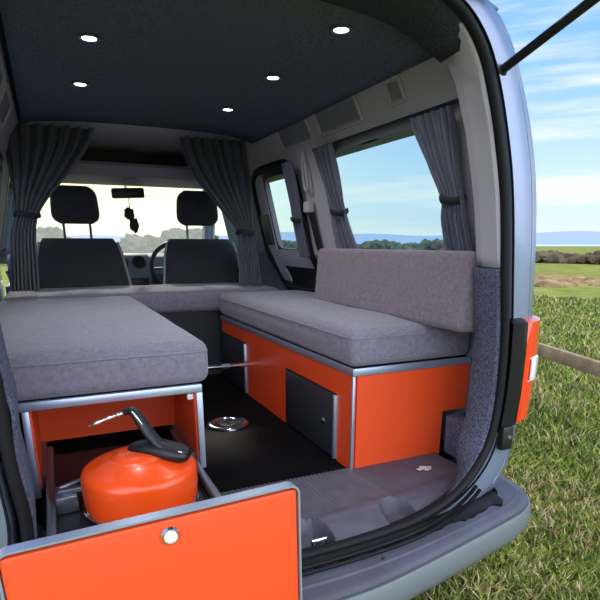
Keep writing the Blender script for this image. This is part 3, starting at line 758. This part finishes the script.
# the front hangs a little crooked on its runners
tw = Matrix.Translation((.118, .77, .90)) @ Matrix.Rotation(math.radians(1.5), 4, 'Z') @ Matrix.Rotation(math.radians(-1.2), 4, 'Y') @ Matrix.Translation((-.118, -.77, -.90))
for o in dw.children_recursive: o.data.transform(tw)
g = MB(); g.box(LX0+.034, LX1-.034, .779, 1.70, .683, .692); g.build('drawer_base', M['black'], dw)
for (xa, xb) in ((LX0+.030, LX0+.046), (LX1-.046, LX1-.030)):
    g = MB(); g.box(xa, xb, .79, 1.70, .676, .683); g.box(xa+.005, xb-.005, .79, 1.70, .683, .70); g.box(xa-.002, xb+.002, .79, 1.70, .70, .722, .003); rn = g.build('runner', M['steel'], dw)
g = MB(); g.box(LX0+.048, LX0+.10, 1.28, 1.36, .692, .735, .004); g.box(LX0+.055, LX0+.13, 1.30, 1.32, .735, .745, .002); g.tube([(LX0+.06, 1.33, .74), (LX0+.14, 1.35, .752)], .006, 8); g.build('runner_catch', M['steel'], dw)

# cross locker behind the front seats
cl = thing('locker', 'dark board locker under the cross cushion at the far end of the aisle', 'locker', (CX, 2.98, FL))
g = MB(); g.box(-.24, 1.27, 2.97, 2.985, FL, .93); g.build('front_board', M['board'], cl)
g = MB(); g.box(-.24, 1.27, 2.965, 3.40, .93, .948); g.build('top_board', M['black'], cl)
g = MB(); g.box(-.24, 1.27, 3.385, 3.40, FL, .93); g.build('back_board', M['satin'], cl)
# bar spanning the aisle between the two boxes
br = thing('cross_bar', 'thin chrome bar spanning the aisle between the two bench boxes', 'bar', (.6, 2.40, .75))
g = MB(); g.tube([(.352, 2.42, .752), (.85, 2.42, .748)], .011, 12); g.build('bar', M['chrome'], br)
g = MB(); g.tube([(.70, 2.42, .749), (.74, 2.42, .749)], .014, 12); g.build('collar', M['steel'], br)
# floor socket of the table leg
so = thing('floor_socket', 'round chrome table-leg socket let into the black floor of the aisle', 'socket', (.617, 2.07, FL))
g = MB(); g.lathe([(.088, 0), (.087, .006), (.080, .010), (.070, .010), (.065, .004), (.062, .003)], (.617, 2.07, FL), 48); g.build('rim', M['chrome'], so)
g = MB(); g.lathe([(.063, .0025), (.036, .002), (.035, .005), (.028, .005), (0, .0015)], (.617, 2.07, FL), 32); g.build('socket_cup', M['black'], so)

# cushions
def cush(name, label, box, m, seed, bev=.03):
    o = cushion(*box, bev=bev, seed=seed).build(name, m, smooth=60); tag(o, label, 'cushion')
    x0, x1, y0, y1, z0, z1 = box
    return o
c1 = cush('seat_cushion', 'grey woven mattress cushion on the left bench box', (-.235, .380, 1.436, 2.895, .937, 1.060), M['seam'], 1)
piping(-.232, .381, 1.433, 2.893, 1.030, .0028, .03).build('piping', M['seam'], c1, smooth=60)
c2 = cush('seat_cushion', 'grey woven seat cushion on the right bench box below the backrest', (.838, 1.326, 1.425, 2.89, .9345, 1.058), M['seam'], 2)
piping(.836, 1.324, 1.422, 2.888, 1.030, .0028, .03).build('piping', M['seam'], c2, smooth=60)
c3 = cush('seat_cushion', 'grey cross cushion lying behind the front seats', (-.225, 1.235, 2.945, 3.43, .949, 1.066), M['seam'], 3)
# backrest leaning on the right wall
bkm = cushion(0, .085, 1.252, 2.25, 0, .235, bev=.018, crown=.006, axis=0, seed=4)
bmesh.ops.transform(bkm.bm, matrix=Matrix.Translation((1.105, 0, 1.062)) @ Matrix.Rotation(math.radians(5), 4, 'Y'), verts=bkm.bm.verts[:])
tag(bkm.build('backrest_cushion', M['seamb'], smooth=60), 'grey mauve backrest cushion standing below the right side window', 'cushion')

# ================================================================ kettle
kc = Vector((.147, 1.262, .693))
ke = thing('kettle', 'squat orange camping kettle with black handle standing in the open drawer', 'kettle', kc)
g = MB(); g.lathe([(.122, .0), (.129, .002), (.133, .008), (.136, .025), (.138, .06), (.138, .088), (.137, .094), (.134, .100), (.129, .105), (.122, .109), (.10, .119), (.08, .127), (.062, .132)], kc, 72); g.build('body', M['enamel'], ke, smooth=60)
g = MB(); g.lathe([(.112, .0003), (.134, .002), (.1395, .0045), (.1395, .0085), (.136, .010)], kc, 64); g.build('base_rim', M['chrome'], ke, smooth=60)
g = MB(); g.lathe([(.066, .130), (.064, .134), (.045, .139), (.02, .142), (0, .143)], kc, 40); ld = g.build('lid', M['enamel'], ke, smooth=60)
# black saddle: low housing across the lid, then a grip that sweeps up to the back left
top = kc.z+.136
g = MB()
sad = spline([(kc.x-.016, 1.288, top+.004), (kc.x+.040, 1.250, top+.010), (kc.x+.108, 1.200, top-.006)], 6)
g.tube(sad, [.012, .018, .022, .024, .026, .027, .028, .029, .030, .030, .028, .024, .016], 14, squash=(1.2, .7)); ho = g.build('handle_housing', M['black'], ke, smooth=60)
grip = spline([(kc.x+.108, 1.198, top+.006), (kc.x+.080, 1.212, top+.010), (kc.x+.050, 1.232, top+.020), (kc.x+.026, 1.254, top+.052), (kc.x+.008, 1.270, top+.086), (kc.x-.004, 1.280, top+.102), (kc.x-.020, 1.288, top+.098)], 6)
g = MB(); g.tube(grip, [.009+.005*math.sin(PI*min(1, i/len(grip)*1.1)) for i in range(len(grip))], 12, squash=(1.3, .9)); hn = g.build('handle', M['black'], ke, smooth=60)
edge = [p+Vector((-.004, -.0125, .003)) for p in grip[3:-7]]
g = MB(); g.tube(edge, .0026, 8); g.build('handle_trim', M['chrome'], hn, smooth=60)
g = MB(); sp = spline([(kc.x-.018, 1.290, top+.096), (kc.x-.05, 1.295, top+.088), (kc.x-.105, 1.30, top+.070)], 8)
g.tube(sp, [.0055+.0016*math.sin(i*1.6) for i in range(len(sp)-3)]+[.004, .003, .002], 8); g.build('whistle_lever', M['chrome'], hn, smooth=60)

# ================================================================ curtains
def curtain(rows, pleats, amp, depth, flip=1, nu=90, nv=34):
    """rows: list of (left point, right point, pleat factor); depth: direction of the folds"""
    L_ = spline([r[0] for r in rows], 8); R_ = spline([r[1] for r in rows], 8); fa = []
    for i in range(len(rows)-1):
        for k in range(8): fa.append(lerp(rows[i][2], rows[i+1][2], k/8))
    fa.append(rows[-1][2]); dep = Vector(depth); mb = MB(); rings = []
    for i, (a, c) in enumerate(zip(L_, R_)):
        ring = []
        for j in range(nu+1):
            u = j/nu; p = a.lerp(c, u); w = math.sin(2*PI*pleats*u+.35*math.sin(i*.22+u*5))+.35*math.sin(2*PI*pleats*2.3*u+1.7+i*.05)
            ring.append(p+dep*(amp*fa[i]*w))
        rings.append(ring)
    mb.loft(rings); return mb
def tieband(c, rx, ry, m, parent, h=.012, ax='x'):
    g = MB(); pts = [(c[0]+rx*math.cos(2*PI*k/24), c[1]+ry*math.sin(2*PI*k/24), c[2]+.006*math.sin(4*PI*k/24)) for k in range(24)]
    g.tube(pts, h, 8, closed=True, squash=(.45, 1)); return g.build('tie_band', m, parent, smooth=60)
Yc = 3.02
o = curtain([((-.125, Yc, 1.855), (.285, Yc, 1.855), 1.0), ((-.12, Yc, 1.78), (.245, Yc, 1.77), 1.0), ((-.115, Yc, 1.66), (.155, Yc, 1.655), .9), ((-.110, Yc, 1.55), (.055, Yc, 1.545), .75), ((-.112, Yc, 1.455), (-.012, Yc, 1.45), .6), ((-.145, Yc, 1.36), (-.035, Yc, 1.36), .75), ((-.165, Yc, 1.22), (-.045, Yc, 1.22), .9), ((-.180, Yc, 1.09), (-.055, Yc, 1.09), 1.0)], 7, .026, (0, 1, 0)).build('curtain', M['curtain'], smooth=80, thick=.003)
tag(o, 'slate curtain tied back at the left of the cab opening', 'curtain', 'cab divider curtains'); tieband((-.062, Yc, 1.452), .056, .036, M['tie'], o)
o = curtain([((.705, Yc, 1.855), (1.06, Yc, 1.855), 1.0), ((.725, Yc, 1.76), (1.075, Yc, 1.76), 1.0), ((.775, Yc, 1.655), (1.09, Yc, 1.66), .9), ((.870, Yc, 1.54), (1.09, Yc, 1.55), .8), ((.955, Yc, 1.445), (1.09, Yc, 1.45), .65), ((1.004, Yc, 1.375), (1.09, Yc, 1.375), .6), ((1.005, Yc, 1.28), (1.11, Yc, 1.28), .75), ((1.01, Yc, 1.18), (1.125, Yc, 1.18), .9), ((1.01, Yc, 1.09), (1.13, Yc, 1.09), 1.0)], 7, .026, (0, 1, 0)).build('curtain', M['curtain'], smooth=80, thick=.003)
tag(o, 'slate curtain tied back at the right of the cab opening, beside the driver seat', 'curtain', 'cab divider curtains'); tieband((1.047, Yc, 1.378), .050, .034, M['tie'], o)
def wpt(y, z, off=.042): return (wi(z)-off, y, z)
def wcurt(rows, pleats, amp, label, tie, group):
    o = curtain([(wpt(a, z), wpt(c, z), f) for a, c, z, f in rows], pleats, amp, (1, 0, 0)).build('curtain', M['curtain'], smooth=80, thick=.003)
    tag(o, label, 'curtain', group)
    y0, y1, z = tie; tieband((wi(z)-.042, (y0+y1)/2, z), .026, (y1-y0)/2+.006, M['tie'], o); return o
G = 'curtains on the right side windows'
wcurt([(1.545, 1.345, 1.694, 1), (1.535, 1.345, 1.65, 1), (1.485, 1.345, 1.55, .9), (1.440, 1.335, 1.455, .6), (1.450, 1.33, 1.38, .8), (1.455, 1.325, 1.22, 1)], 6, .013, 'grey pleated curtain tied back at the rear edge of the right side window', (1.440, 1.335, 1.448), G)
wcurt([(2.235, 2.06, 1.705, 1), (2.23, 2.06, 1.64, 1), (2.20, 2.055, 1.54, .9), (2.175, 2.05, 1.45, .6), (2.17, 2.03, 1.36, .8), (2.165, 2.00, 1.22, 1)], 4, .013, 'grey pleated curtain tied back at the front edge of the right side window', (2.175, 2.05, 1.445), G)
wcurt([(2.585, 2.475, 1.69, 1), (2.59, 2.475, 1.62, 1), (2.60, 2.485, 1.50, .9), (2.61, 2.495, 1.36, .8), (2.615, 2.50, 1.25, .9)], 4, .011, 'dark grey curtain hanging beside the narrow sliding door window', (2.605, 2.49, 1.43), G)
# rails
for nm, y0, y1, lb_ in (('curtain_rail', 1.27, 2.28, 'thin black curtain rail along the top of the right side window'), ):
    g = MB(); g.tube([wpt(y0, 1.708, .020), wpt(y1, 1.708, .020)], .007, 8); ra = g.build(nm, M['black']); tag(ra, lb_, 'rail')
# looped strap and seat belt on the pillar
g = MB(); lp = spline([(wi(1.70)-.012, 2.405, 1.725), (wi(1.66)-.018, 2.39, 1.65), (wi(1.60)-.02, 2.395, 1.575), (wi(1.57)-.02, 2.42, 1.555), (wi(1.58)-.02, 2.44, 1.58), (wi(1.65)-.018, 2.425, 1.65), (wi(1.70)-.012, 2.415, 1.725)], 6)
g.tube(lp, .0065, 8); tag(g.build('grab_strap', M['trim'], smooth=60), 'pale looped strap hanging on the pillar beside the sliding door', 'strap')
sb = thing('seat_belt', 'black seat belt hanging on the pillar left of the backrest cushion', 'seat belt', (1.17, 2.44, 1.48))
g = MB(); rows = []
for (z, y) in ((1.48, 2.43), (1.40, 2.425), (1.30, 2.415), (1.18, 2.405), (1.08, 2.40)):
    rows.append([(wi(z)-.012, y-.024, z), (wi(z)-.022, y-.024, z), (wi(z)-.022, y+.024, z), (wi(z)-.012, y+.024, z)])
g.loft(rows, closed_v=True); g.build('webbing', M['black'], sb)
g = MB(); g.box(wi(1.49)-.04, wi(1.49)-.006, 2.40, 2.46, 1.46, 1.51, .006); g.build('belt_guide', M['trim'], sb)
g = MB(); g.box(wi(1.16)-.048, wi(1.16)-.022, 2.385, 2.415, 1.12, 1.20, .005); g.build('buckle_tongue', M['chrome'], sb)

# ================================================================ ceiling lamps
def zc(x): u = abs(x-CX)/.55; return 1.872-.016*u**2-.02*u**8-.003
spots = [(.177, 1.767, 'nearer of the two lit lamps on the left of the ceiling'), (.18, 2.25, 'farther of the two lit lamps on the left of the ceiling'),
         (.78, 1.43, 'nearest of the three lit lamps along the right of the ceiling'), (.775, 1.90, 'middle of the three lit lamps along the right of the ceiling'), (.77, 2.40, 'farthest of the three lit lamps along the right of the ceiling')]
first = None
for i, (x, y, lb_) in enumerate(spots):
    if first is None:
        first = thing('ceiling_light', lb_, 'ceiling light', (x, y, zc(x)), 'round lamps let into the ceiling')
        g = MB(); g.lathe([(.031, 0), (.031, -.004), (.026, -.007), (.020, -.005), (.020, 0)], (x, y, zc(x)), 32); g.build('bezel', M['steel'], first)
        g = MB(); g.lathe([(0, -.0035), (.0196, -.0035), (.0196, -.001), (0, -.001)], (x, y, zc(x)), 32); g.build('lens', M['led'], first)
    else:
        o = dup(first, Vector((x, y, zc(x)))-Vector(first.location), lb_)
    l = bpy.data.lights.new('lamp', 'SPOT'); l.energy = 5.0; l.spot_size = math.radians(150); l.spot_blend = .8; l.shadow_soft_size = .022; l.color = (1, .97, .93)
    lo = bpy.data.objects.new('lamp_light', l); C.objects.link(lo); lo.location = (x, y, zc(x)-.012)

PART_LABELS = {'red_lens': 'red wrap-round lamp lens', 'clear_lens': 'whitish reversing lens', 'tail_light': 'smoked black lamp panel', 'rear_pillar_trim': 'pale grey plastic pillar trim',
    'rear_carpet_trim': 'blue-grey carpeted trim', 'headlining': 'dark carpeted ceiling', 'gas_strut': 'black gas strut', 'rear_bumper': 'silver bumper', 'bumper_step': 'dark grey plastic step',
    'door_seal': 'black rubber door seal', 'sill_plate': 'ribbed grey plastic sill', 'floor_covering': 'glossy black floor', 'handle': 'black curved handle', 'base_rim': 'chrome base rim', 'whistle_lever': 'chrome lever',
    'front_edging': 'aluminium edge strip', 'lock': 'round chrome lock', 'door': 'dark cupboard door', 'top_edging': 'aluminium edge strip', 'corner_edging': 'aluminium corner strip', 'tie_band': 'black tie band', 'edge_piping': 'pale piping'}
for o in C.objects:
    if o.parent and o.name.split('.')[0] in PART_LABELS: o['label'] = PART_LABELS[o.name.split('.')[0]]

# ================================================================ sky, sun, camera
w = bpy.data.worlds.new('sky'); bpy.context.scene.world = w; w.use_nodes = True; t = w.node_tree; t.nodes.clear()
out = nn(t, 'ShaderNodeOutputWorld'); bg = nn(t, 'ShaderNodeBackground'); t.links.new(bg.outputs[0], out.inputs['Surface'])
tc = nn(t, 'ShaderNodeTexCoord'); sp = nn(t, 'ShaderNodeSeparateXYZ'); t.links.new(tc.outputs['Generated'], sp.inputs[0])
def math_(op, a, c=None, clamp=False):
    n = nn(t, 'ShaderNodeMath', operation=op, use_clamp=clamp)
    for i, v in enumerate((a, c)):
        if v is None: continue
        if isinstance(v, (int, float)): n.inputs[i].default_value = v
        else: t.links.new(v, n.inputs[i])
    return n.outputs[0]
def mix(f, a, c, mode='MIX'):
    n = nn(t, 'ShaderNodeMix', data_type='RGBA', blend_type=mode)
    for k, v in (('Factor', f), ('A', a), ('B', c)):
        if isinstance(v, (int, float)): n.inputs[k].default_value = v
        elif isinstance(v, tuple): n.inputs[k].default_value = (*v, 1)
        else: t.links.new(v, n.inputs[k])
    return n.outputs['Result']
ramp = nn(t, 'ShaderNodeValToRGB'); el = ramp.color_ramp.elements
el[0].position = .0; el[0].color = (.66, .77, .88, 1); el[1].position = 1; el[1].color = (.10, .26, .62, 1)
for p_, c_ in ((.10, (.55, .74, .95, 1)), (.25, (.25, .51, .93, 1)), (.5, (.17, .40, .85, 1))):
    q = el.new(p_); q.color = c_
t.links.new(math_('MAXIMUM', sp.outputs['Z'], 0), ramp.inputs['Fac'])
mp = nn(t, 'ShaderNodeMapping'); mp.inputs['Scale'].default_value = (1.3, 1.3, 15); mp.inputs['Location'].default_value = (.3, 1.9, .55); t.links.new(tc.outputs['Generated'], mp.inputs['Vector'])
cn = nn(t, 'ShaderNodeTexNoise'); cn.inputs['Scale'].default_value = 1.1; cn.inputs['Detail'].default_value = 7; cn.inputs['Roughness'].default_value = .55; t.links.new(mp.outputs['Vector'], cn.inputs['Vector'])
cr = nn(t, 'ShaderNodeMapRange'); cr.interpolation_type = 'SMOOTHSTEP'; cr.inputs[1].default_value = .47; cr.inputs[2].default_value = .66; t.links.new(cn.outputs['Fac'], cr.inputs[0])
sky = mix(math_('MULTIPLY', cr.outputs[0], .85), ramp.outputs['Color'], (.86, .87, .92))
# bright hazy glow around the sun ahead of the van
SUN = Vector((.10, 1, .52)).normalized(); GL = Vector((.06, 1, .10)).normalized()
dt = nn(t, 'ShaderNodeVectorMath', operation='DOT_PRODUCT'); t.links.new(tc.outputs['Generated'], dt.inputs[0]); dt.inputs[1].default_value = GL
gl = math_('POWER', math_('MAXIMUM', dt.outputs['Value'], 0), 22)
sky = mix(math_('MULTIPLY', gl, 1.0, True), sky, (1.5, 1.37, .82))
# added unseen bright sky behind the camera, lights the van's interior
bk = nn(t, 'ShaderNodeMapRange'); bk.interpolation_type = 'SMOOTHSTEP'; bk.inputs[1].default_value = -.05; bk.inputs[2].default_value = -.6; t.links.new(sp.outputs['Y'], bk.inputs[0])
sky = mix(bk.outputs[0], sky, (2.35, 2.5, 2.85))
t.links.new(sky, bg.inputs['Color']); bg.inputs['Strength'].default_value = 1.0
s = bpy.data.lights.new('sun', 'SUN'); s.energy = 2.6; s.angle = math.radians(4); s.color = (1, .93, .80)
so_ = bpy.data.objects.new('sun', s); C.objects.link(so_); so_.rotation_euler = (-SUN).to_track_quat('-Z', 'Y').to_euler(); so_.location = (0, 0, 10)

cam = bpy.data.cameras.new('camera'); co_ = bpy.data.objects.new('camera', cam); C.objects.link(co_)
f_ = 530.; pitch = math.atan2(157, f_); yaw = math.atan2(255, f_*math.cos(pitch)+157*math.sin(pitch))
co_.location = (0, 0, 1.32); co_.rotation_euler = (PI/2-pitch, 0, -yaw)
cam.sensor_fit = 'HORIZONTAL'; cam.sensor_width = 36; cam.lens = f_/600*36; cam.shift_y = 100/600; cam.clip_start = .02; cam.clip_end = 5000
sc = bpy.context.scene; sc.camera = co_
sc.view_settings.view_transform = 'Standard'; sc.view_settings.look = 'None'; sc.view_settings.gamma = 1; sc.view_settings.use_curve_mapping = False
sc.view_settings.exposure = .38
